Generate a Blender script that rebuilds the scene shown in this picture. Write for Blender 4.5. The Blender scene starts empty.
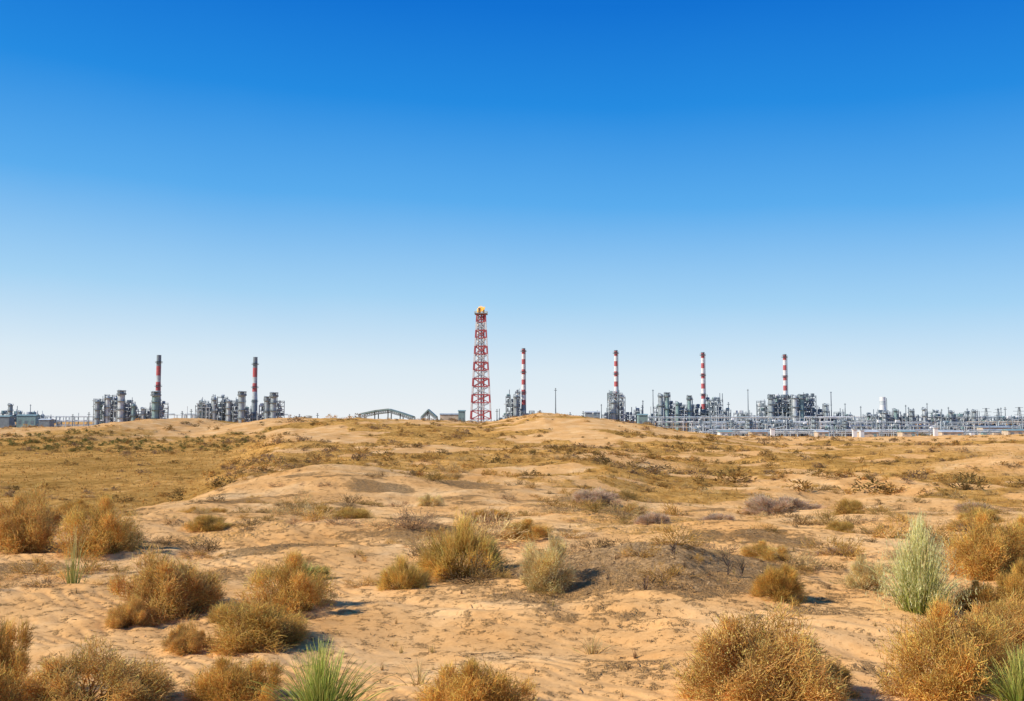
import bpy, math, random
import numpy as np
from mathutils import Vector
R=np.random.default_rng(7)
random.seed(5)
scene=bpy.context.scene
# ------------------------------------------------------------ noise
_perm=np.random.default_rng(11).permutation(512)
_g=np.random.default_rng(12).uniform(0,2*np.pi,512)
def perlin(x,y):
    x=np.asarray(x,float);y=np.asarray(y,float)
    xi=np.floor(x).astype(np.int64);yi=np.floor(y).astype(np.int64)
    xf=x-xi;yf=y-yi
    u=xf*xf*xf*(xf*(xf*6-15)+10);v=yf*yf*yf*(yf*(yf*6-15)+10)
    def gr(a,b,dx,dy):
        h=_g[_perm[(_perm[a%512]+b)%512]]
        return np.cos(h)*dx+np.sin(h)*dy
    n00=gr(xi,yi,xf,yf);n10=gr(xi+1,yi,xf-1,yf)
    n01=gr(xi,yi+1,xf,yf-1);n11=gr(xi+1,yi+1,xf-1,yf-1)
    return ((n00*(1-u)+n10*u)*(1-v)+(n01*(1-u)+n11*u)*v)*1.5
def fbm(x,y,o=4):
    s=0;a=1;f=1
    for i in range(o):
        s=s+a*perlin(x*f+17.3*i,y*f-9.1*i);a*=.5;f*=2.03
    return s
def ss(a,b,t):
    t=np.clip((t-a)/(b-a),0,1);return t*t*(3-2*t)
RX=[-400,-160,-113,-95,-85,-75,-66,-60,-51,-45,-30,-15,-7,0,6,14,22,35,45,80,113,160,400]
RZ=[0,.4,.7,.9,1.5,3.0,1.7,1.4,3.2,2.7,2.8,2.3,1.9,3.0,4.0,3.5,2.3,.3,-1.3,-1.6,-1.2,-1.,-1]
def gauss(x,y,cx,cy,rx,ry):
    return np.exp(-((x-cx)/rx)**2-((y-cy)/ry)**2)
def leftmask(x,d): return ss(0,1,-(x+3+.2*d)/(4+.03*d))
def mound(x,y):
    wob=.25*fbm(x/1.5,y/1.5,3)
    return np.clip(gauss(x,y,1.9,15.6,2.6,2.0)+wob*gauss(x,y,1.9,15.6,3,2.6),0,2)
def grassmask(x,y):
    d=y
    L=leftmask(x,d)
    n=fbm(x/7+40,y/9,5);n2=fbm(x/24+80,y/24,4)
    gl=L*ss(36,46,d+3*n)*(1-ss(150,190,d))
    gc=(1-L)*ss(42,58,d+6*n)*(1-ss(185,225,d))*ss(-.15,.2,n2+.6*n+.1)
    dune=np.clip(gauss(x,y,-8.5,45,5,10)+gauss(x,y,58,112,20,20)+gauss(x,y,42,78,12,9)+gauss(x,y,-1,38,9,6)+gauss(x,y,9,86,9,6)+.8*gauss(x,y,-95,200,40,12),0,1)
    gr=ss(150,200,d)*(1-ss(290,400,d))*ss(.1,.5,n2+.5*n)*.7
    gf=(1-ss(40,60,d))*ss(.25,.6,n)*.4*ss(16,24,d)
    far=ss(300,420,d)*.4
    g=np.clip(gl+gc+gr+gf+far,0,1)*(1-dune*.95)
    rd=np.clip(gauss(x,y,8,215,17,25)+gauss(x,y,-51,212,9,22)+gauss(x,y,-76,210,9,20)+ss(38,50,x)*gauss(0,y,0,215,1,28),0,1)
    return g*(1-rd*.85)
def gravelmask(x,y):
    n=fbm(x/1.1+9,y/1.1,4)
    v=ss(.1,.75,mound(x,y)+.3*n)*.85
    v=v+ss(.15,.6,fbm(x/3.5+70,y/3.+5,4))*.6*ss(14,20,y)*(1-ss(40,55,y))
    v=v+ss(.35,.8,fbm(x/2.+170,y/2.+5,4))*.2*(1-ss(14,19,y))
    return np.clip(v,0,1)
def height(x,y,rip=False):
    x=np.asarray(x,float);y=np.asarray(y,float)
    d=y
    L=leftmask(x,d)
    Rt=ss(.06,.16,x/np.maximum(np.abs(d),1))
    fl=-2.1*L+(1-L)*(-.75*(1-Rt)-1.55*Rt)
    z=ss(23,50,d)*fl
    wob=14*perlin(x/35,3.3+y*0)
    near=np.clip(1-ss(60,140,np.hypot(x,y)),0,1)
    z=z+.19*fbm(x/4.6,y/3.6,2)*(1-ss(35,90,d)*.4)*(1-.6*L*ss(35,50,d))
    z=z+.06*ss(0,1,np.abs(fbm(x/1.9+7,y/1.6,3)))*near
    z=z+.014*fbm(x/.8,y/.7,2)*near
    z=z+ss(25,60,d)*(1-.75*L)*.45*fbm(x/13,y/15,4)
    z=z+ss(70,130,d)*(1-.6*L)*.8*fbm(x/38,y/30,4)
    z=z+.55*mound(x,y)
    z=z+1.1*gauss(x,y,-8.5,47,4.5,7)+.5*gauss(x,y,-3,42,5,4)+.7*gauss(x,y,9,88,8,5)
    z=z+1.6*gauss(x,y,58,112,16,16)+1.0*gauss(x,y,40,80,10,8)
    z=z+.4*gauss(x,y,-7,22.5,6,2.5)+.25*gauss(x,y,5,21,4,2)
    t=ss(140,212,d+wob)
    rz=np.interp(x,RX,RZ)+.35*fbm(x/9,y/16,4)+.12*fbm(x/2.5,y/4,2)
    z=z*(1-t)+rz*t
    t2=ss(235,400,d+wob)
    z=z*(1-t2)+(-10+.25*fbm(x/60,y/60,3))*t2
    if rip:
        fade=1-ss(32,58,np.hypot(x,y))
        w=fbm(x/2.3+3,y/1.9,3)
        ph1=(x*.72+y*.69)*2*np.pi/.25+6.0*w+.8*perlin(x/.5,y/.5)
        ph2=(x*.40+y*.92)*2*np.pi/.52+5.0*fbm(x/3.6+50,y/2.5,3)+.7*perlin(x/.8,y/.8)
        m=ss(-.12,.12,fbm(x/6+11,y/4,2)+(15-y)*.03)
        def sh(p): return (np.sin(p)+.34*np.sin(2*p+.9))
        am=.65+.6*perlin(x/.9+31,y/.7)
        r=m*sh(ph1)*.0125+(1-m)*sh(ph2)*.030
        k=ss(-.55,.15,fbm(x/3.3+91,y/2.6,3))*(1-np.clip(gravelmask(x,y)*1.3,0,1))*(1-grassmask(x,y))
        z=z+r*k*fade*am
        z=z+.010*fbm(x/.16,y/.16,2)*fade*(.18+gravelmask(x,y)*2.4)
    return z
# ------------------------------------------------------------ mesh from numpy
def npmesh(name,V,F,col=None,mats=(),smooth=False,attrs=None):
    me=bpy.data.meshes.new(name)
    V=np.asarray(V,np.float32);F=np.asarray(F,np.int32)
    k=F.shape[1]
    me.vertices.add(len(V));me.vertices.foreach_set("co",V.ravel())
    me.loops.add(F.size);me.loops.foreach_set("vertex_index",F.ravel())
    me.polygons.add(len(F))
    me.polygons.foreach_set("loop_start",np.arange(0,F.size,k,dtype=np.int32))
    me.polygons.foreach_set("loop_total",np.full(len(F),k,np.int32))
    me.polygons.foreach_set("use_smooth",np.full(len(F),smooth,bool))
    if col is not None:
        a=me.color_attributes.new("Col",'FLOAT_COLOR','POINT')
        c=np.ones((len(V),4),np.float32);c[:,:3]=col
        a.data.foreach_set("color",c.ravel())
    for n,v in (attrs or {}).items():
        a=me.attributes.new(n,'FLOAT','POINT');a.data.foreach_set("value",np.asarray(v,np.float32))
    for m in mats: me.materials.append(m)
    me.update(calc_edges=True)
    return me
def addobj(name,me,loc=(0,0,0),rot=0,scale=(1,1,1)):
    o=bpy.data.objects.new(name,me);scene.collection.objects.link(o)
    o.location=loc;o.rotation_euler=(0,0,rot);o.scale=scale
    return o
# ------------------------------------------------------------ materials
def newmat(name):
    m=bpy.data.materials.new(name);m.use_nodes=True
    nt=m.node_tree;nt.nodes.clear()
    return m,nt,nt.nodes,nt.links
def nd(N,t,**k):
    n=N.new(t)
    for a,b in k.items():
        if a in n.inputs.keys(): n.inputs[a].default_value=b
        else: setattr(n,a,b)
    return n
def ramp(N,pts):
    r=N.new('ShaderNodeValToRGB');e=r.color_ramp.elements
    while len(e)<len(pts): e.new(.5)
    for i,(p,c) in enumerate(pts):
        e[i].position=p;e[i].color=(*c,1)
    return r
def mixc(N,K,f,a,b,mode='MIX'):
    m=N.new('ShaderNodeMix');m.data_type='RGBA';m.blend_type=mode
    for s,v in ((m.inputs[0],f),(m.inputs[6],a),(m.inputs[7],b)):
        if hasattr(v,'links'): K.new(v,s)
        elif isinstance(v,(int,float)): s.default_value=v
        else: s.default_value=(*v,1)
    return m.outputs[2]
def mth(N,K,op,a,b=0.,c=None):
    m=N.new('ShaderNodeMath');m.operation=op
    for i,v in enumerate((a,b) if c is None else (a,b,c)):
        if hasattr(v,'links'): K.new(v,m.inputs[i])
        else: m.inputs[i].default_value=v
    return m.outputs[0]
def ground_mat():
    m,nt,N,K=newmat("desert_ground")
    out=N.new('ShaderNodeOutputMaterial');b=N.new('ShaderNodeBsdfDiffuse')
    b.inputs['Roughness'].default_value=.2
    K.new(b.outputs[0],out.inputs[0])
    geo=N.new('ShaderNodeNewGeometry');P=geo.outputs['Position']
    def noise(s,det=4,rough=.55,dist=0,mul=None):
        n=nd(N,'ShaderNodeTexNoise',Scale=s,Detail=det,Roughness=rough,Distortion=dist)
        src=P
        if mul:
            mp=N.new('ShaderNodeMapping');mp.inputs['Scale'].default_value=mul
            K.new(P,mp.inputs[0]);src=mp.outputs[0]
        K.new(src,n.inputs['Vector']);return n.outputs['Fac']
    ga=N.new('ShaderNodeAttribute');ga.attribute_name='grass'
    va=N.new('ShaderNodeAttribute');va.attribute_name='gravel'
    r=ramp(N,[(.3,(.72,.375,.125)),(.5,(.84,.475,.18)),(.72,(.94,.615,.29))]);K.new(noise(.35,4,.6),r.inputs[0])
    r2=ramp(N,[(.3,(.82,.76,.69)),(.6,(1,1,1))]);K.new(noise(12,4,.75),r2.inputs[0])
    sand=mixc(N,K,.8,r.outputs[0],r2.outputs[0],'MULTIPLY')
    r=ramp(N,[(.32,(.24,.125,.035)),(.44,(.56,.295,.075)),(.56,(.76,.43,.12)),(.72,(.92,.59,.26))]);K.new(noise(1.2,6,.8,0,(1,.6,1)),r.inputs[0])
    r3=ramp(N,[(.38,(.74,.71,.62)),(.62,(1.1,1.05,1.0))]);K.new(noise(.09,3,.6),r3.inputs[0])
    grass=mixc(N,K,1.0,r.outputs[0],r3.outputs[0],'MULTIPLY')
    r=ramp(N,[(.32,(.12,.07,.03)),(.45,(.38,.23,.105)),(.58,(.60,.38,.18)),(.7,(.80,.54,.28))]);K.new(noise(13,5,.85),r.inputs[0])
    g1=ramp(N,[(.25,(0,0,0)),(.6,(1,1,1))]);K.new(mth(N,K,'SUBTRACT',mth(N,K,'MULTIPLY_ADD',noise(2.2,4,.7),1.2,ga.outputs['Fac']),.6),g1.inputs[0])
    v1=ramp(N,[(.15,(0,0,0)),(.8,(1,1,1))]);K.new(mth(N,K,'SUBTRACT',mth(N,K,'MULTIPLY_ADD',noise(5,5,.85),2.8,va.outputs['Fac']),1.4),v1.inputs[0])
    c=mixc(N,K,g1.outputs[0],sand,grass)
    c=mixc(N,K,mth(N,K,'MULTIPLY',v1.outputs[0],.8),c,r.outputs[0])
    K.new(c,b.inputs['Color'])
    msk=mth(N,K,'MAXIMUM',g1.outputs[0],v1.outputs[0])
    h=mth(N,K,'MULTIPLY',noise(4,6,.75),mth(N,K,'MULTIPLY_ADD',msk,.16,.016))
    bp=N.new('ShaderNodeBump');bp.inputs['Strength'].default_value=1;bp.inputs['Distance'].default_value=1
    K.new(h,bp.inputs['Height']);K.new(bp.outputs[0],b.inputs['Normal'])
    return m
def plant_mat():
    m,nt,N,K=newmat("dry_foliage")
    out=N.new('ShaderNodeOutputMaterial')
    a=N.new('ShaderNodeAttribute');a.attribute_name='Col'
    n=nd(N,'ShaderNodeTexNoise',Scale=5.,Detail=1.);tc=N.new('ShaderNodeTexCoord');K.new(tc.outputs['Object'],n.inputs['Vector'])
    r=ramp(N,[(.3,(.8,.77,.7)),(.7,(1.1,1.08,1.05))]);K.new(n.outputs['Fac'],r.inputs[0])
    c=mixc(N,K,1.,a.outputs['Color'],r.outputs[0],'MULTIPLY')
    d=N.new('ShaderNodeBsdfDiffuse');t=N.new('ShaderNodeBsdfTranslucent');mx=N.new('ShaderNodeMixShader')
    K.new(c,d.inputs[0]);K.new(c,t.inputs[0]);mx.inputs[0].default_value=.38
    K.new(d.outputs[0],mx.inputs[1]);K.new(t.outputs[0],mx.inputs[2]);K.new(mx.outputs[0],out.inputs[0])
    return m
def simple(name,c,rough=.6,metal=0,var=.25,sc=.3,em=0):
    m,nt,N,K=newmat(name)
    out=N.new('ShaderNodeOutputMaterial');b=N.new('ShaderNodeBsdfPrincipled');K.new(b.outputs[0],out.inputs[0])
    n=nd(N,'ShaderNodeTexNoise',Scale=sc,Detail=4.,Roughness=.7)
    g=N.new('ShaderNodeNewGeometry');K.new(g.outputs['Position'],n.inputs['Vector'])
    lo=tuple(v*(1-var) for v in c);hi=tuple(min(1,v*(1+var)) for v in c)
    r=ramp(N,[(.3,lo),(.7,hi)]);K.new(n.outputs['Fac'],r.inputs[0]);K.new(r.outputs[0],b.inputs['Base Color'])
    b.inputs['Roughness'].default_value=rough;b.inputs['Metallic'].default_value=metal
    if em:
        b.inputs['Emission Color'].default_value=(*c,1);b.inputs['Emission Strength'].default_value=em
    return m
M_ground=ground_mat();M_pl=plant_mat()
M_steel=simple("galvanised_steel",(.33,.38,.39));M_dark=simple("dark_steel",(.19,.23,.25))  # steel greys lightened and blued, putting distance haze into the base colour
M_clad=simple("aluminium_cladding",(.52,.56,.56),.7);M_red=simple("red_paint",(.48,.10,.10),.6,0,.2)
M_white=simple("white_paint",(.78,.76,.72),.6,0,.08);M_beige=simple("beige_panel",(.62,.50,.36))
M_green=simple("green_grey_panel",(.24,.35,.33));M_rust=simple("weathered_brown",(.26,.17,.11))
M_yel=simple("yellow_paint",(.7,.42,.05));M_flame=simple("gas_flame",(1.,.45,.08),1,0,.2,.3,.8)
MATS=[M_steel,M_dark,M_clad,M_red,M_white,M_beige,M_green,M_rust,M_yel,M_flame]
ST,DK,CL,RD,WH,BG,GN,RU,YE,FL=range(10)
# ------------------------------------------------------------ ground
def build_ground():
    az=np.concatenate([np.arange(-36,36,.09),np.arange(36,324,2.)]);az=np.radians(az)
    rr=[.3]
    while rr[-1]<7: rr.append(rr[-1]*1.08)
    while rr[-1]<30: rr.append(rr[-1]*1.0032)
    while rr[-1]<60: rr.append(rr[-1]*1.006)
    while rr[-1]<450: rr.append(rr[-1]*1.009)
    while rr[-1]<12000: rr.append(rr[-1]*1.08)
    rr=np.array(rr);nr=len(rr);na=len(az)
    A,Q=np.meshgrid(az,rr);X=(np.sin(A)*Q).ravel();Y=(np.cos(A)*Q).ravel()
    Z=height(X,Y,True)
    V=np.stack([X,Y,Z],1)
    i=np.arange(nr-1)[:,None]*na;j=np.arange(na)[None,:];j2=(j+1)%na
    F=np.stack([i+j,i+na+j,i+na+j2,i+j2],2).reshape(-1,4)[:,::-1]
    X=V[:,0];Y=V[:,1]
    me=npmesh("ground",V,F,None,[M_ground],True,{'grass':grassmask(X,Y),'gravel':gravelmask(X,Y)})
    addobj("desert_ground",me)
build_ground()
# ------------------------------------------------------------ ribbons
def rv(n): 
    v=R.normal(size=(n,3));return v/np.linalg.norm(v,axis=1)[:,None]
def ribbons(P0,P1,P2,w0,w1,ns,c0,c1):
    n=len(P0);t=np.linspace(0,1,ns+1)[None,:,None]
    C=P0[:,None]*(1-t)**2+2*P1[:,None]*t*(1-t)+P2[:,None]*t*t
    side=np.cross(P2-P0,rv(n));side/=np.linalg.norm(side,axis=1)[:,None]+1e-9
    W=(np.broadcast_to(w0,(n,))[:,None,None]*(1-t)+np.broadcast_to(w1,(n,))[:,None,None]*t)*.5
    V=np.stack([C-side[:,None]*W,C+side[:,None]*W],2).reshape(-1,3)
    col=(c0[:,None]*(1-t)+c1[:,None]*t);col=np.repeat(col[:,:,None],2,2).reshape(-1,3)
    b=(np.arange(n)*(ns+1)*2)[:,None];k=(np.arange(ns)*2)[None,:]
    F=np.stack([b+k,b+k+1,b+k+3,b+k+2],2).reshape(-1,4)
    return V,F,col
def join(L):
    o=0;Vs=[];Fs=[];Cs=[]
    for V,F,C in L:
        Vs.append(V);Fs.append(F+o);Cs.append(C);o+=len(V)
    return np.vstack(Vs),np.vstack(Fs),np.vstack(Cs)
def jitter(c,n,a=.25):
    c=np.array(c)[None]*(1+a*R.normal(size=(n,1)))*(1+.08*R.normal(size=(n,3)))
    return np.clip(c,.01,.97)
def bush(h,ncl,ntw,nlf,tip,mid,dark,spiky=.0,tw=.010,lf=.022,lump=.22):
    """unit radius shrub: woody stems, clumps of fine twigs, small leaves / seed heads"""
    cl=rv(ncl);cl[:,2]=np.abs(cl[:,2])*1.0-.05
    cl/=np.linalg.norm(cl,axis=1)[:,None]
    rad=R.uniform(.6,.92,ncl);CP=cl*rad[:,None]
    CP=np.vstack([CP,rv(ncl//2)*np.array([.5,.5,.35])+[0,0,.3]])
    nc=len(CP);csz=R.uniform(.6,1.3,nc)*lump
    ctint=R.uniform(.72,1.25,nc)
    L=[]
    ns=ncl*5;k=R.integers(0,nc,ns)
    P0=R.normal(size=(ns,3))*[.07,.07,0];P2=CP[k]+R.normal(size=(ns,3))*.1
    P1=(P0+P2)/2+R.normal(size=(ns,3))*.08+[0,0,.12]
    L.append(ribbons(P0,P1,P2,.022,.01,4,jitter(dark,ns),jitter(mid,ns)))
    k=R.integers(0,nc,ntw)
    P0=CP[k]+rv(ntw)*(R.random(ntw)**.6)[:,None]*csz[k][:,None]
    out=P0/(np.linalg.norm(P0,axis=1)[:,None]+1e-6)
    dr=out*(.7+spiky)+rv(ntw)*.85+[0,0,.35];dr/=np.linalg.norm(dr,axis=1)[:,None]
    ln=R.uniform(.08,.2,ntw)*(1+spiky*1.2)
    P2=P0+dr*ln[:,None];P1=P0+dr*ln[:,None]*.5+rv(ntw)*(.2*ln)[:,None]
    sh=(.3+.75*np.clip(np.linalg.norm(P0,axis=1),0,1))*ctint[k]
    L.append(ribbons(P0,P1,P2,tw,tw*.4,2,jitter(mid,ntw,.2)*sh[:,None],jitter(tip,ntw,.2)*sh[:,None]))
    k=R.integers(0,nc,nlf)
    P0=CP[k]+rv(nlf)*(R.random(nlf)**.45)[:,None]*(csz[k]*1.25)[:,None]
    P2=P0+rv(nlf)*R.uniform(.5,1.2,nlf)[:,None]*lf
    sh=ctint[k]
    L.append(ribbons(P0,(P0+P2)/2,P2,lf*.55,lf*.3,1,jitter(tip,nlf,.25)*sh[:,None],jitter(tip,nlf,.25)*sh[:,None]))
    V,F,C=join(L)
    V[:,2]=np.where(V[:,2]<0,V[:,2]*.15,V[:,2])*h
    return V,F,np.clip(C,0,.97)
def tuft(n,spread,ht,base,tip,w=.012,seed=0.,ns=5):
    a=R.uniform(0,2*np.pi,n);q=np.abs(R.normal(size=n))*.5;q=np.clip(q,0,1.3)
    dx=np.stack([np.cos(a),np.sin(a)],1)
    P0=np.zeros((n,3));P0[:,:2]=dx*(q*.35*spread)[:,None]
    hh=ht*R.uniform(.35,1.05,n)*(1-.25*q)
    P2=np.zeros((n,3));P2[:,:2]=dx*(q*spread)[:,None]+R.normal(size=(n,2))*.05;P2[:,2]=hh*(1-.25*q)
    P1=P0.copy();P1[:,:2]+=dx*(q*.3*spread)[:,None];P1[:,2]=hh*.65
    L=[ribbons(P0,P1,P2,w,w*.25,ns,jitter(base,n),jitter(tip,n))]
    if seed:
        m=int(n*seed);k=R.integers(0,n,m*6)
        A=P2[k]-[0,0,1]*R.uniform(0,.25*ht,(m*6,1))+R.normal(size=(m*6,3))*.010
        B=A+rv(m*6)*.01+[0,0,.035]
        L.append(ribbons(A,(A+B)/2,B,.007,.003,1,jitter(tip,m*6),jitter(tip,m*6)))
    return join(L)
GOLD=(.97,.575,.15);GM=(.84,.43,.095);BRN=(.28,.14,.045)
def B(nm,*a,**k):
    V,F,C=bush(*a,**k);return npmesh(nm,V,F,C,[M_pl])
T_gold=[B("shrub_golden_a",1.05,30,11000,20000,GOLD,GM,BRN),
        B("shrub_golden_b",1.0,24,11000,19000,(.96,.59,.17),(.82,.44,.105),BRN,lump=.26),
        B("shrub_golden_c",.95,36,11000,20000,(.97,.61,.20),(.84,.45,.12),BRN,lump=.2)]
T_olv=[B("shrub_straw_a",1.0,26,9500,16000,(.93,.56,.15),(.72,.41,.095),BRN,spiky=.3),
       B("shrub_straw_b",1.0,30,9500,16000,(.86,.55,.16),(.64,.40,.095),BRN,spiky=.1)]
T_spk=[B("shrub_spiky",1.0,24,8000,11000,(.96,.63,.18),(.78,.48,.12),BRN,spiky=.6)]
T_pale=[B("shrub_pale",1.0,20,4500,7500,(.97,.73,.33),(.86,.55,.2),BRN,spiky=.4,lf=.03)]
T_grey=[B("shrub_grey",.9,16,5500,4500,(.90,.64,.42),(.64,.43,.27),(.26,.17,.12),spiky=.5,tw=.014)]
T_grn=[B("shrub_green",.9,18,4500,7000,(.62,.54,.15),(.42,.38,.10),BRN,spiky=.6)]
def put(tmpls,x,y,w,h,name="desert_shrub",sink=.04):
    me=random.choice(tmpls);r=w/2/1.02
    addobj(name,me,(x,y,float(height(x,y))-sink),random.uniform(0,6.28),(r,r,h/1.08))
G,O,S,PA,GY,GR=T_gold,T_olv,T_spk,T_pale,T_grey,T_grn
for t,x,y,w,h in [(G,-9.5,19.6,1.65,1.3),(G,-7.85,19.2,1.6,1.1),(G,-4.7,13.8,1.75,1.0),(G,-4.9,13.,.65,.45),
  (G,-3.0,13.6,1.35,.8),(S,-.86,16.5,1.45,.95),(S,-1.6,15,.8,.5),(PA,.55,14.6,.95,.8),(O,-3.1,11.8,1.5,.55),(G,-3.67,11.35,.55,.38),
  (G,2.22,9.15,1.75,.92),(G,4.14,9.6,1.35,.95),(G,7.9,16.7,1.5,1.05),(G,-.285,8.95,1.1,.58),(G,-3.75,8.95,1.5,.62),(G,-4.8,9.4,.8,.95),(G,-4.5,8.4,1.3,.7),
  (G,-2.5,9.3,1.,.5),(O,7.1,14,.8,.8),(PA,5.1,14.6,.7,.55),(O,3.55,13.5,.75,.5),(GR,-3.2,16.7,.7,.3),
  (G,5.25,10.9,1.3,.85),(G,8.9,17.6,1.2,.9),(O,6.1,12.2,1.0,.5),(O,2.9,9.7,.8,.4),
  (GY,2.8,36,2.1,.65),(GY,8.9,33,2.5,.7),(O,10.3,30.4,1.1,.6),(GY,3.45,24,1.,.4),(GY,14.9,32,1.4,.5),(O,-.57,26,1.2,.4),(G,3.5,29.4,.8,.4),
  (O,-3.9,24.2,1.7,.4),(G,-8,26,1.5,.35),(GY,5.6,27,1.1,.35),(PA,-2.6,32,1.,.5),(O,-5.2,28,1.,.4),(G,11.,24,1.2,.5),(O,7.4,22.5,.9,.35),(G,9.4,19,1.1,.4),(GY,6.2,19.2,.8,.3),
  (G,6.2,13.2,.8,.5),(O,-6.6,22,1.1,.35),(G,4.4,17.5,.9,.35),(G,.3,21,1.3,.4),(G,-10.5,24,1.2,.5),(O,12.6,27,1.3,.4)]:
    put(t,x,y,w,h)
def putt(n,spread,ht,base,tip,x,y,w=.012,seed=0.):
    V,F,C=tuft(n,spread,ht,base,tip,w,seed);addobj("grass_tuft",npmesh("grass_tuft",V,F,C,[M_pl]),(x,y,float(height(x,y))-.02))
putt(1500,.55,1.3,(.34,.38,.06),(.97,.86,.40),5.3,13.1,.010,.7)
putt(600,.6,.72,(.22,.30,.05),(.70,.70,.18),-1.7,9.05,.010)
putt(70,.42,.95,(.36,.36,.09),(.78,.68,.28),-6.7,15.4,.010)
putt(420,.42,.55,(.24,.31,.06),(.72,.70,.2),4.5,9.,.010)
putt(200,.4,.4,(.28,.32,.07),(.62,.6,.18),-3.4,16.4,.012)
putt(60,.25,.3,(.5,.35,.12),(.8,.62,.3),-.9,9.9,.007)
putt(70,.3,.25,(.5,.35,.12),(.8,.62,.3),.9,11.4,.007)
def deadtwig(x,y,h,n=14):
    P0=np.zeros((n,3));P0[:,2]=R.uniform(0,.6*h,n);P0[0,2]=-.1
    P2=P0+rv(n)*[.25,.25,.1]*h+[0,0,.35*h];P2[0]=[.05,.02,h]
    V,F,C=ribbons(P0,(P0+P2)/2+R.normal(size=(n,3))*.02,P2,.016,.006,3,jitter((.16,.11,.08),n),jitter((.22,.16,.11),n))
    addobj("dead_plant_stem",npmesh("dead_plant_stem",V,F,C,[M_pl]),(x,y,float(height(x,y))))
for a in [(3.1,14.5,.45),(3.35,14.7,.35),(1.8,13.7,.2),(2.4,15.,.2)]: deadtwig(*a)
# ------------------------------------------------------------ scattered scrub as masses
def scatter(tV,tF,tC,X,Y,sx,sz,tint):
    n=len(X);a=R.uniform(0,2*np.pi,n);c,s=np.cos(a)[:,None],np.sin(a)[:,None]
    vx=(tV[None,:,0]*c-tV[None,:,1]*s)*sx[:,None]+X[:,None];vy=(tV[None,:,0]*s+tV[None,:,1]*c)*sx[:,None]+Y[:,None]
    vz=tV[None,:,2]*sz[:,None]+height(X,Y)[:,None]-.02
    V=np.stack([vx,vy,vz],2).reshape(-1,3)
    F=(tF[None]+(np.arange(n)*len(tV))[:,None,None]).reshape(-1,4)
    C=np.clip(tC[None]*tint[:,None,:],0,.97).reshape(-1,3)
    return V,F,C
def sample(n,d0,d1,amin,amax,pw=1.,dens=None):
    d=d0*(d1/d0)**(R.random(n)**pw);t=R.uniform(amin,amax,n);X=t*d;Y=d
    if dens is not None:
        k=R.random(n)<dens(X,Y);X=X[k];Y=Y[k]
    return X,Y
def tints(n,pal):
    p=np.array(pal);k=R.integers(0,len(p),n);return p[k]*R.uniform(.7,1.2,(n,1))
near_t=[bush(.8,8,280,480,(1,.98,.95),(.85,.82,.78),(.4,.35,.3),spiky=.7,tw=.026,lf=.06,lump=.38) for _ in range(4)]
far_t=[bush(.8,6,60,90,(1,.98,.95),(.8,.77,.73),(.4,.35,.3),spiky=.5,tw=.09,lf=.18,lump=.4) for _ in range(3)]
PAL=[(.93,.57,.16),(.80,.48,.14),(.94,.67,.30),(.54,.37,.12),(.68,.45,.24),(.38,.25,.11)]
L=[]
dn=lambda X,Y: np.clip(.18+ss(-.1,.4,fbm(X/5+33,Y/5,3))*.9,0,1)*(1-.7*leftmask(X,Y)*ss(30,45,Y))
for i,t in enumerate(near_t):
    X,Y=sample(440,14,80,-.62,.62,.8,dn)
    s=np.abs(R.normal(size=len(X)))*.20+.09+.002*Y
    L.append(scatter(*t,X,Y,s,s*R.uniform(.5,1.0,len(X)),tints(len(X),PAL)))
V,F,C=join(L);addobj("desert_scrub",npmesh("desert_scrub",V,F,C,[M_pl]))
L=[]
PALF=[(.76,.45,.13),(.54,.34,.11),(.36,.25,.09),(.88,.57,.21),(.5,.33,.18)]
dn=lambda X,Y: np.clip(.05+grassmask(X,Y)*.25+ss(.1,.5,fbm(X/14+33,Y/14,3))*.75,0,1)*(1-.85*leftmask(X,Y)*(1-ss(120,150,Y)))
for t in far_t:
    X,Y=sample(2500,55,300,-.62,.62,.75,dn)
    s=(np.abs(R.normal(size=len(X)))*.3+.2)*(1+Y/300)
    L.append(scatter(*t,X,Y,s,s*R.uniform(.5,.85,len(X)),tints(len(X),PALF)))
X=R.uniform(-100,-42,300);Y=R.uniform(148,180,300)
s=R.uniform(.4,1.1,300);L.append(scatter(*far_t[0],X,Y,s,s*.7,tints(300,[(.24,.26,.08),(.36,.31,.1),(.5,.35,.12)])))
V,F,C=join(L);addobj("distant_scrub",npmesh("distant_scrub",V,F,C,[M_pl]))
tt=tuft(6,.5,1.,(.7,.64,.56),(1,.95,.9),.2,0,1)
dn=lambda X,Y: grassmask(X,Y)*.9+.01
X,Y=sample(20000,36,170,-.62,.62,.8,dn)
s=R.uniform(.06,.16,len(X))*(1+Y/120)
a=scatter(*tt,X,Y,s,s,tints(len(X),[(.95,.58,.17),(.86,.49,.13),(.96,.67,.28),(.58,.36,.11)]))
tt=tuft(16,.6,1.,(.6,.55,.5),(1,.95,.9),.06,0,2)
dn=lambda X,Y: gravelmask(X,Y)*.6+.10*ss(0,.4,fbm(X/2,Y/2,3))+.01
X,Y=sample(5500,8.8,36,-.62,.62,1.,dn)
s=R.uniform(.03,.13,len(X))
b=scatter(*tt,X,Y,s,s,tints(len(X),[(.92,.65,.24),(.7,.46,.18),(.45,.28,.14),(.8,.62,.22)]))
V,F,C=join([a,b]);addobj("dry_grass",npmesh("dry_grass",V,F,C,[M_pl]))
n=18000;X,Y=sample(n,8.5,30,-.6,.6,1.,lambda X,Y: gravelmask(X,Y)*.9+.03)
n=len(X);P0=np.stack([X,Y,height(X,Y)+.012],1);dr=rv(n)*[1,1,.3]
P2=P0+dr*R.uniform(.02,.15,n)[:,None];P2[:,2]=np.maximum(P2[:,2],height(P2[:,0],P2[:,1])+.014)
pl=[(.2,.13,.08),(.8,.55,.28),(.13,.09,.06),(.6,.4,.2)]
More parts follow.
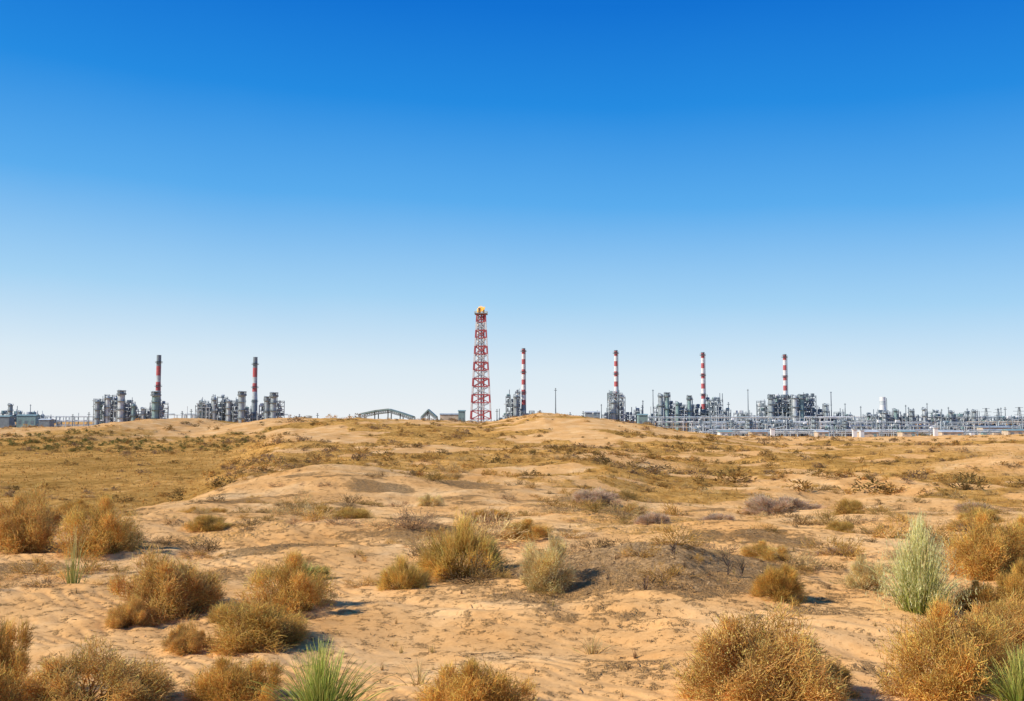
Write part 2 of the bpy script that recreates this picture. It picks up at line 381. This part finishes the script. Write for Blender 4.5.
V,F,C=ribbons(P0,(P0+P2)/2+[0,0,.012],P2,.016,.006,2,tints(n,pl),tints(n,pl))
addobj("plant_litter",npmesh("plant_litter",V,F,C,[M_pl]))
# ------------------------------------------------------------ plant (industrial)
class MB:
    def __init__(s): s.v=[];s.f=[];s.m=[]
    def box(s,c,d,m=0,rot=0.):
        x,y,z=c;a,b,h=d[0]/2,d[1]/2,d[2]/2;o=len(s.v);cs,sn=math.cos(rot),math.sin(rot)
        for k in (-h,h):
            for i,j in ((-a,-b),(a,-b),(a,b),(-a,b)): s.v.append((x+i*cs-j*sn,y+i*sn+j*cs,z+k))
        for q in ((3,2,1,0),(4,5,6,7),(0,1,5,4),(1,2,6,5),(2,3,7,6),(3,0,4,7)): s.f.append([o+t for t in q]);s.m.append(m)
    def cyl(s,p,q,r0,r1=None,m=0,n=10,cap=True):
        r1=r0 if r1 is None else r1
        p=Vector(p);q=Vector(q);d=(q-p).normalized()
        u=d.cross(Vector((0,1,0)) if abs(d.y)<.9 else Vector((1,0,0))).normalized();w=d.cross(u);o=len(s.v)
        ph=math.pi/4 if n==4 else 0
        for P,rr in ((p,r0),(q,r1)):
            for i in range(n):
                a=2*math.pi*i/n+ph;s.v.append(tuple(P+(u*math.cos(a)+w*math.sin(a))*rr))
        for i in range(n):
            j=(i+1)%n;s.f.append([o+i,o+j,o+n+j,o+n+i]);s.m.append(m)
        if cap:
            s.f.append([o+i for i in range(n)][::-1]);s.m.append(m);s.f.append([o+n+i for i in range(n)]);s.m.append(m)
    def beam(s,p,q,w=.5,m=0): s.cyl(p,q,w*.7,None,m,4,False)
    def obj(s,name):
        me=bpy.data.meshes.new(name);me.from_pydata(s.v,[],s.f)
        for t in MATS: me.materials.append(t)
        me.polygons.foreach_set("material_index",s.m);me.update()
        return addobj(name,me)
    def column(s,x,y,z0,z1,r,m=CL,plats=3,head=False):
        s.cyl((x,y,z0),(x,y,z0+2),r*1.15,r*1.15,DK,12)
        s.cyl((x,y,z0+2),(x,y,z1-r*.8),r,r,m,14)
        s.cyl((x,y,z1-r*.8),(x,y,z1-r*.2),r,r*.7,m,14);s.cyl((x,y,z1-r*.2),(x,y,z1),r*.7,r*.2,m,14)
        for i in range(plats):
            z=z0+(z1-z0)*(i+1)/(plats+.3)
            s.cyl((x,y,z),(x,y,z+.35),r+1.3,None,DK,12)
            for k in range(8):
                a=k*math.pi/4;px,py=x+(r+1.2)*math.cos(a),y+(r+1.2)*math.sin(a)
                s.beam((px,py,z),(px,py,z+1.5),.18,ST)
                a2=a+math.pi/4;s.beam((px,py,z+1.5),(x+(r+1.2)*math.cos(a2),y+(r+1.2)*math.sin(a2),z+1.5),.18,ST)
        s.beam((x+r+.7,y-.5,z0),(x+r+.7,y-.5,z1-1),.45,DK)
        s.cyl((x-r-.5,y,z0+1),(x-r-.5,y,z1+.5),.35,None,CL,6);s.cyl((x-r-.5,y,z1+.5),(x,y,z1+.2),.35,None,CL,6)
        if head:
            s.cyl((x,y,z1-4.2),(x,y,z1-3.6),r*1.0,r*1.7,ST,12);s.cyl((x,y,z1-3.6),(x,y,z1-2.4),r*1.7,None,DK,12)
            s.cyl((x,y,z1-.6),(x,y,z1+.2),r*1.6,None,DK,12)
            for k in range(8):
                a=k*math.pi/4;s.beam((x+r*1.5*math.cos(a),y+r*1.5*math.sin(a),z1-2.4),(x+r*1.5*math.cos(a),y+r*1.5*math.sin(a),z1-.6),.2,ST)
    def hvessel(s,x0,x1,y,z,r,m=CL):
        s.cyl((x0,y,z),(x1,y,z),r,None,m,12);s.cyl((x0-r*.6,y,z),(x0,y,z),r*.5,r,m,12);s.cyl((x1,y,z),(x1+r*.6,y,z),r,r*.5,m,12)
        for x in (x0*.8+x1*.2,x0*.2+x1*.8): s.box((x,y,z-r-.6),(1,r*1.4,1.6),DK)
    def frame(s,x0,x1,y0,y1,z0,z1,lv=5.,bay=6.,rng=random,m=ST):
        nx=max(1,round((x1-x0)/bay));nz=max(1,round((z1-z0)/lv))
        xs=[x0+(x1-x0)*i/nx for i in range(nx+1)];zs=[z0+(z1-z0)*i/nz for i in range(nz+1)]
        top=[rng.choice([nz,nz,nz-1,nz-1,max(1,nz-2)]) for _ in range(nx)]
        for y in (y0,y1):
            for i,x in enumerate(xs):
                t=max(top[max(0,i-1)],top[min(nx-1,i)]);s.beam((x,y,z0),(x,y,zs[t]+1.2),.5,m)
            for i in range(nx):
                for k in range(1,top[i]+1):
                    z=zs[k];s.beam((xs[i],y,z),(xs[i+1],y,z),.5,m);s.beam((xs[i],y,z+1.2),(xs[i+1],y,z+1.2),.2,m)
                    if rng.random()<.4: s.beam((xs[i],y,zs[k-1]),(xs[i+1],y,zs[k]),.3,m)
        for i in range(nx):
            for k in range(1,top[i]+1):
                s.box(((xs[i]+xs[i+1])/2,(y0+y1)/2,zs[k]+.33),(xs[i+1]-xs[i]-.8,y1-y0-.9,.14),DK)
        for i in range(nx):
            for k in range(top[i]+1):
                w=xs[i+1]-xs[i];hz=zs[1]-zs[0];cx=(xs[i]+xs[i+1])/2;zb=zs[k]+.5
                for yy in (y0+3,(y0+y1)/2,y1-3):
                    q=rng.random();mm=rng.choice([CL,ST,ST,GN,DK,DK,WH])
                    if k==top[i] and q>.45: continue
                    if q<.25: s.hvessel(xs[i]+w*.25,xs[i+1]-w*.25,yy,zb+hz*.42,hz*.24,mm)
                    elif q<.5: s.box((cx+rng.uniform(-.8,.8),yy,zb+hz*.3),(w*rng.uniform(.3,.7),3.,hz*.6),mm)
                    elif q<.8: s.cyl((cx+rng.uniform(-1,1),yy,zb),(cx,yy,zb+hz*.8),w*.15,None,mm,8)
        for _ in range(nx*3):
            x=rng.uniform(x0,x1);z=rng.uniform(z0+2,z1);s.cyl((x,y0-.8,z0),(x,y0-.8,z),.3,None,rng.choice([CL,ST]),6)
            s.cyl((x,y0-.8,z),(x+rng.uniform(-6,6),y0-.8,z),.3,None,CL,6)
        for _ in range(nx):
            x=rng.uniform(x0,x1);y=rng.uniform(y0,y1);s.cyl((x,y,z1-6),(x,y,z1+rng.uniform(0,4.5)),.32,None,rng.choice([DK,CL,ST]),6)
GZ=-10.2
def flare(x,y,ztop):
    b=MB();n=15;z0=GZ;hw=lambda t:9.2*(1-t)+3.5*t
    cs=[(-1,-1),(1,-1),(1,1),(-1,1)]
    b.box((x,y,GZ+.5),(24,24,1.2),BG)
    for i in range(n):
        t0,t1=i/n,(i+1)/n;za,zb=z0+(ztop-z0)*t0,z0+(ztop-z0)*t1;m=RD if i%2==0 else WH;m2=RD if i%2==0 else CL
        a,c=hw(t0),hw(t1)
        for k in range(4):
            p,q=cs[k],cs[(k+1)%4]
            b.beam((x+p[0]*a,y+p[1]*a,za),(x+p[0]*c,y+p[1]*c,zb),1.25,m)
            b.beam((x+p[0]*a,y+p[1]*a,za),(x+q[0]*c,y+q[1]*c,zb),.6,m2)
            b.beam((x+q[0]*a,y+q[1]*a,za),(x+p[0]*c,y+p[1]*c,zb),.6,m2)
            b.beam((x+p[0]*c,y+p[1]*c,zb),(x+q[0]*c,y+q[1]*c,zb),.7,RD)
            b.beam((x+(p[0]+q[0])/2*a,y+(p[1]+q[1])/2*a,za),(x+(p[0]+q[0])/2*c,y+(p[1]+q[1])/2*c,zb),.45,m2)
        for dx,mm in ((-2.4,WH),(.2,ST),(2.2,m)): b.cyl((x+dx,y,za),(x+dx,y,zb),.8,None,mm,8,False)
    b.box((x,y,ztop+.3),(11,11,.6),DK)
    for k in range(4):
        p,q=cs[k],cs[(k+1)%4];b.beam((x+p[0]*5.3,y+p[1]*5.3,ztop+1.9),(x+q[0]*5.3,y+q[1]*5.3,ztop+1.9),.3,YE)
        b.beam((x+p[0]*5.3,y+p[1]*5.3,ztop+.5),(x+p[0]*5.3,y+p[1]*5.3,ztop+2),.3,YE)
    b.cyl((x-1.6,y,ztop),(x-1.6,y,ztop+5.5),1.1,1.3,RU,10);b.cyl((x+2,y,ztop),(x+2,y,ztop+4),.7,.9,RU,8)
    b.obj("flare_tower")
    f=MB();rr=random.Random(3)
    for k in range(9):
        px=x-2.6+rr.uniform(-1.0,1.)+k*.45;pz=ztop+3.2+rr.uniform(-.5,.8);h=rr.uniform(1.2,4.6);lean=rr.uniform(.6,3)
        f.cyl((px,y+rr.uniform(-1,1),pz-1),(px+.4,y,pz+h*.4),.4,.75,FL,8);f.cyl((px+.4,y,pz+h*.4),(px+lean,y,pz+h),.75,.08,FL,8)
    f.obj("gas_flame")
flare((481-512)*.854,850,2.6+106*.854)
def stack(x,y,ztop,style=0):
    b=MB();H=ztop-GZ
    if style==0:
        zs=ztop;k=0;seg=4.6
        while zs>GZ+H*.36:
            za=zs-seg;t=lambda z:(1.5+.6*(ztop-z)/H)
            b.cyl((x,y,za),(x,y,zs),t(za),t(zs),RD if k%2==0 else WH,14);zs=za;k+=1
        b.cyl((x,y,GZ),(x,y,zs),2.6,2.1,ST,14)
        b.cyl((x,y,ztop),(x,y,ztop+.8),1.7,None,DK,14)
        for f in (.97,.72,.48): 
            z=GZ+H*f;b.cyl((x,y,z),(x,y,z+.4),2.9,None,DK,14);b.cyl((x,y,z+1.3),(x,y,z+1.45),2.9,None,DK,14)
    else:
        b.cyl((x,y,GZ),(x,y,GZ+H*.45),2.9,2.6,ST,14)
        b.cyl((x,y,GZ+H*.45),(x,y,GZ+H*.55),2.6,2.3,CL,14);b.cyl((x,y,GZ+H*.55),(x,y,GZ+H*.66),2.3,2.1,RD,14)
        b.cyl((x,y,GZ+H*.66),(x,y,GZ+H*.74),2.1,2.1,CL,14);b.cyl((x,y,GZ+H*.74),(x,y,GZ+H*.86),2.1,2.1,RD,14)
        b.cyl((x,y,GZ+H*.86),(x,y,ztop),2.1,2.,DK,14)
        for f in (.9,.6,.42): 
            z=GZ+H*f;b.cyl((x,y,z),(x,y,z+.4),3.4,None,DK,14);b.cyl((x,y,z+1.3),(x,y,z+1.45),3.4,None,DK,14)
    b.beam((x+2.3,y-1,GZ),(x+1.8,y-1,ztop-1),.4,DK)
    b.obj("chimney_stack")
def wx(p,d=900): return (p-512)*d/995
def wz(p,d=900): return 2.6+(420-p)*d/995
for p,t in ((523.5,349),(616,351),(703,353),(785,355)): stack(wx(p),900,wz(t))
for p,t in ((158.5,355),(255,357)): stack(wx(p),900,wz(t),1)
def unit(name,blocks,cols=(),seed=1,d=900,poles=()):
    rg=random.Random(seed);b=MB()
    for (p0,p1,top) in blocks: b.frame(wx(p0,d),wx(p1,d),d-7-rg.uniform(0,4),d+7,GZ,wz(top,d),rg.uniform(3.4,4.4),rg.uniform(3.5,5),rg,rg.choice([ST,ST,DK]))
    for (p,top,w,*hd) in cols: b.column(wx(p,d),d-rg.uniform(9,14),GZ,wz(top,d),w*.31,rg.choice([CL,ST,ST,GN]),rg.choice([3,4,5]),bool(hd))
    for (p,top) in poles:
        x=wx(p,d);yy=d+rg.uniform(-20,20);b.cyl((x,yy,GZ),(x,yy,wz(top,d)),.55,.3,DK,6);b.box((x,yy,wz(top,d)-1),(1.6,.5,.4),DK)
    b.obj(name)
unit("gas_processing_unit",[(98,110,400),(110,123,396),(121,133,399),(132,154,410),(154,166,404)],[(127,391,8,1),(113,396,6),(160,392,9,1),(104,400,5),(139,404,5),(148,408,4)],1)
unit("gas_processing_unit",[(200,214,402),(212,226,398),(224,240,402),(240,262,410),(262,283,402)],[(218,397,6),(246,392,8,1),(277,393,8,1),(270,397,6,1),(206,401,5),(233,400,5)],2)
unit("gas_processing_unit",[(506,520,393),(498,508,412),(520,534,412)],[(516,395,5)],3)
unit("gas_processing_unit",[(608,624,394),(592,608,411),(624,640,411)],[(612,400,6)],4,900,[(601,404)])
unit("gas_processing_unit",[(650,664,408),(660,672,400),(672,690,406),(690,708,408),(706,720,396),(718,728,411)],[(659,394,6),(665,393,6,1),(687,396,5,1),(675,402,5)],5,900,[(655,389),(644,400),(694,398)])
unit("gas_processing_unit",[(735,762,414),(758,776,402),(774,792,398),(792,812,397),(810,826,408),(826,850,413)],[(768,395,7,1),(790,396,7),(797,395,7,1),(822,404,5)],6,900,[(748,389),(836,391),(829,404),(847,403),(757,404)])
unit("gas_processing_unit",[(0,9,414),(12,22,410),(22,40,415),(40,56,418)],[(17,404,5),(28,411,4),(4,412,5)],8,980,[(24,404),(9,408)])
b=MB();x=wx(882);b.cyl((x,900,GZ),(x,900,wz(411)),3.0,2.8,CL,14);b.cyl((x,900,wz(411)),(x,900,wz(405)),2.7,2.6,WH,14);b.cyl((x,900,wz(405)),(x,900,wz(401)),2.6,2.6,CL,14);b.cyl((x,900,wz(401)),(x,900,wz(397)),2.6,2.5,WH,14)
b.cyl((x,900,wz(411)),(x,900,wz(411)+.5),5,None,DK,14);b.beam((x+3.4,899,GZ),(x+3.2,899,wz(398)),.4,DK);b.obj("vent_stack")
def rack(x0,x1,y,z0,ztop,seed,tiers=3):
    rg=random.Random(seed);b=MB();n=int((x1-x0)/9)
    for i in range(n+1):
        x=x0+(x1-x0)*i/n
        for yy in (y-4,y+4): b.beam((x,yy,z0),(x,yy,ztop),.6,rg.choice([WH,CL,ST]))
        for t in range(tiers): 
            z=ztop-t*(ztop-z0)/(tiers+.6);b.beam((x,y-4,z),(x,y+4,z),.6,CL)
        if rg.random()<.25: b.cyl((x+2,y,z0),(x+2,y,ztop+rg.uniform(2,9)),.35,.25,rg.choice([DK,CL]),6)
        if rg.random()<.3: b.box((x+4,y-6,z0+1.6),(rg.uniform(2,5),3,3.2),rg.choice([WH,GN,BG,CL,DK]))
    for t in range(tiers):
        z=ztop-t*(ztop-z0)/(tiers+.6)
        b.beam((x0,y-4,z),(x1,y-4,z),.5,CL)
        for k in range(6):
            for seg in range(3):
                L0=(x1-x0)/3;a=x0+seg*L0+rg.uniform(0,.4)*L0;c=x0+(seg+1)*L0-rg.uniform(0,.2)*L0
                r=rg.uniform(.2,.5);b.cyl((a,y-3.2+k*1.25,z+.5+r),(c,y-3.2+k*1.25,z+.5+r),r,None,rg.choice([CL,WH,WH,BG,ST]),7)
                b.cyl((a,y-3.2+k*1.25,z+.5+r),(a,y-3.2+k*1.25,max(z0,z-5)),r,None,CL,7)
    b.obj("pipe_rack")
rack(wx(690,820),wx(1060,820),820,GZ,wz(423,820),1,3)
rack(wx(700,760),wx(1080,760),760,GZ,wz(431,760),2,2)
rack(wx(640,870),wx(1100,870),870,GZ,wz(418,870),3,3)
rack(wx(-40,1000),wx(105,1000),1000,GZ,wz(417,1000),4,3)
rack(wx(120,1000),wx(290,1000),1000,GZ,wz(415,1000),5,3)
unit("process_area",[(850,872,416),(868,895,413),(895,925,416),(925,940,413),(940,962,417),(962,975,414),(980,1024,419)],[(890,409,5),(905,410,4),(918,408,4),(966,410,5),(945,411,4),(878,412,4)],11,860,
 [(899,405),(906,407),(913,408),(924,403),(933,409),(941,407),(953,410),(970,408),(860,406),(989,408),(1011,407)])
unit("process_area",[(690,720,424),(728,752,422),(760,790,423),(800,815,421),(825,850,424),(870,910,423),(930,960,425),(1000,1040,424)],[(745,419,4),(808,417,5),(840,420,4)],12,790,[(712,415),(733,412),(870,414),(1000,414)])
def shed(name,x,y,w,d,h,m,roof,rise=2.):
    b=MB();b.box((x,y,GZ+h/2),(w,d,h),m);o=len(b.v)
    e=.6;zt=GZ+h+.02
    b.v+= [(x-w/2-e,y-d/2-e,zt),(x+w/2+e,y-d/2-e,zt),(x+w/2+e,y+d/2+e,zt),(x-w/2-e,y+d/2+e,zt),(x-w/2-e,y,zt+rise),(x+w/2+e,y,zt+rise)]
    for q in ((0,1,5,4),(2,3,4,5),(0,4,3),(1,2,5),(3,2,1,0)): b.f.append([o+t for t in q]);b.m.append(roof)
    n=max(2,int(w/5))
    for i in range(n):
        xx=x-w/2+w*(i+.5)/n;b.box((xx,y-d/2-.03,GZ+h*.62),(w/n*.45,.1,h*.2),DK)
    b.box((x+w*.3,y-d/2-.04,GZ+1.3),(2,.1,2.6),GN);b.obj(name)
rg=random.Random(9)
for p,dd,w,h,m in [(702,800,14,6,BG),(724,740,9,4,WH),(757,745,12,4,BG),(775,790,10,7,WH),(820,745,8,4,BG),(866,745,13,4,BG),(905,750,10,4,BG),(948,745,16,4,BG),(992,780,22,7,BG),(1015,745,18,5,BG),(838,800,12,7,CL),(642,860,8,17,GN),(592,950,14,20,ST),(450,950,18,18,BG),(462,930,6,21,GN),(30,960,18,17,GN),(8,940,10,16,DK),(48,940,10,13,DK)]:
    shed("site_building",wx(p,dd),dd,w,10,h,m,rg.choice([CL,ST,GN]),1.2)
def canopy(pts,y,dep,name,m=GN):
    b=MB()
    for i in range(len(pts)-1):
        (p,a),(q,c)=pts[i],pts[i+1]
        for yy in (y-dep/2,y+dep/2):
            b.beam((wx(p),yy,wz(a)),(wx(q),yy,wz(c)),1.1,m);b.beam((wx(p),yy,wz(a)-2.6),(wx(q),yy,wz(c)-2.6),.5,ST)
            k=6
            for j in range(k):
                t0,t1=j/k,(j+1)/k;f=lambda t,o:(wx(p)*(1-t)+wx(q)*t,yy,wz(a)*(1-t)+wz(c)*t-o)
                b.beam(f(t0,0),f(t1,2.6),.4,ST);b.beam(f(t0,0),f(t0,2.6),.4,ST)
            b.beam((wx(q),yy,GZ),(wx(q),yy,wz(c)),.8,ST);b.beam((wx(p),yy,GZ),(wx(p),yy,wz(a)),.8,ST)
        o=len(b.v);y0,y1=y-dep/2,y+dep/2
        b.v+=[(wx(p),y0,wz(a)+.8),(wx(q),y0,wz(c)+.8),(wx(q),y1,wz(c)+.8),(wx(p),y1,wz(a)+.8)];b.f.append([o,o+1,o+2,o+3]);b.m.append(m)
    b.obj(name)
canopy([(363,414),(377,411),(390,409.5),(402,413),(414,417)],900,24,"canopy_roof_shed")
canopy([(422,417),(429,410),(437,417)],900,16,"conveyor_gantry")
def mast(p,top,d=900):
    b=MB();x=wx(p,d);z1=wz(top,d)
    b.cyl((x,d,GZ),(x,d,z1),.75,.3,DK,6);b.box((x,d,z1-2),(2.6,.6,.5),DK);b.box((x,d,z1-.4),(1.4,.5,.5),CL);b.obj("light_mast")
for p,t in ((555.5,388),(497,409),(540,410),(583,411),(570,412),(642,405),(728,402),(74,414),(90,412),(183,411),(192,409),(300,414),(318,413),(350,414),(1004,407)): mast(p,t)
def pylon(p,top,d):
    b=MB();x=wx(p,d);z1=wz(top,d)
    for sx in (-1,1):
        for sy in (-1,1): b.beam((x+3*sx,d+3*sy,GZ),(x+.5*sx,d+.5*sy,z1),.35,DK)
        for k in range(5):
            a,c=k/5,(k+1)/5;za,zc=GZ+(z1-GZ)*a,GZ+(z1-GZ)*c
            b.beam((x+sx*(3-2.5*a),d-3+2.5*a,za),(x-sx*(3-2.5*c),d-3+2.5*c,zc),.25,DK)
    for f,w in ((.98,4),(.84,6),(.7,5)):
        z=GZ+(z1-GZ)*f;b.beam((x-w,d,z),(x+w,d,z),.35,DK)
    b.obj("power_pylon")
for p,t,d in ((985,408,1100),(997,409,1200),(1018,407,1000),(972,412,1300)): pylon(p,t,d)
for (x,y) in ((84,245),(86.5,247),(60,230),(106,250)):
    b=MB();z=float(height(x,y));b.box((x,y,z+.9),(.9,.9,2.),WH);b.box((x,y,z+2.),(1.15,1.15,.22),CL);b.cyl((x,y,z+2.1),(x,y,z+2.7),.2,.1,ST,6);b.obj("marker_post")
# ------------------------------------------------------------ light
el=math.radians(36);azv=Vector((-.955,-.30,0)).normalized()
S=Vector((azv.x*math.cos(el),azv.y*math.cos(el),math.sin(el)))
sun=bpy.data.lights.new("sun",'SUN');sun.energy=5.;sun.angle=math.radians(.5);sun.color=(1,.935,.81)
so=bpy.data.objects.new("sun",sun);scene.collection.objects.link(so);so.rotation_euler=S.to_track_quat('Z','Y').to_euler()
w=bpy.data.worlds.new("World");scene.world=w;w.use_nodes=True
N=w.node_tree.nodes;K=w.node_tree.links;N.clear()
out=N.new('ShaderNodeOutputWorld');bg=N.new('ShaderNodeBackground');K.new(bg.outputs[0],out.inputs[0])
sk=N.new('ShaderNodeTexSky');sk.sky_type='NISHITA';sk.sun_disc=False;sk.sun_elevation=el;sk.sun_rotation=math.atan2(azv.x,azv.y)
sk.dust_density=.6;sk.ozone_density=2
tc=N.new('ShaderNodeTexCoord');sp=N.new('ShaderNodeSeparateXYZ');K.new(tc.outputs['Generated'],sp.inputs[0])
nz=nd(N,'ShaderNodeTexNoise',Scale=1.6,Detail=5.,Roughness=.55);K.new(tc.outputs['Generated'],nz.inputs['Vector'])
zz=mth(N,K,'ADD',sp.outputs[2],mth(N,K,'MULTIPLY',mth(N,K,'SUBTRACT',nz.outputs['Fac'],.5),.035))
zz=mth(N,K,'MULTIPLY_ADD',sp.outputs[0],.03,zz)
rp=ramp(N,[(0,(8.6,9.0,9.3)),(.05,(7.2,8.4,9.3)),(.12,(3.8,6.6,9.2)),(.216,(1.0,4.2,8.7)),(.31,(.12,2.6,7.7)),(.40,(.0,1.65,6.6)),(1,(.03,.8,4.0))])
K.new(zz,rp.inputs[0])
c=mixc(N,K,.95,sk.outputs[0],rp.outputs[0])
K.new(c,bg.inputs[0]);bg.inputs[1].default_value=.1
# ------------------------------------------------------------ camera
cam=bpy.data.cameras.new("camera");cam.lens=35;cam.sensor_width=36;cam.clip_end=20000;cam.clip_start=.1
co=bpy.data.objects.new("camera",cam);scene.collection.objects.link(co)
co.location=(0,0,2.6);co.rotation_euler=(math.radians(90+4.0),0,0);scene.camera=co
scene.view_settings.view_transform='Standard';scene.view_settings.look='None';scene.view_settings.exposure=0
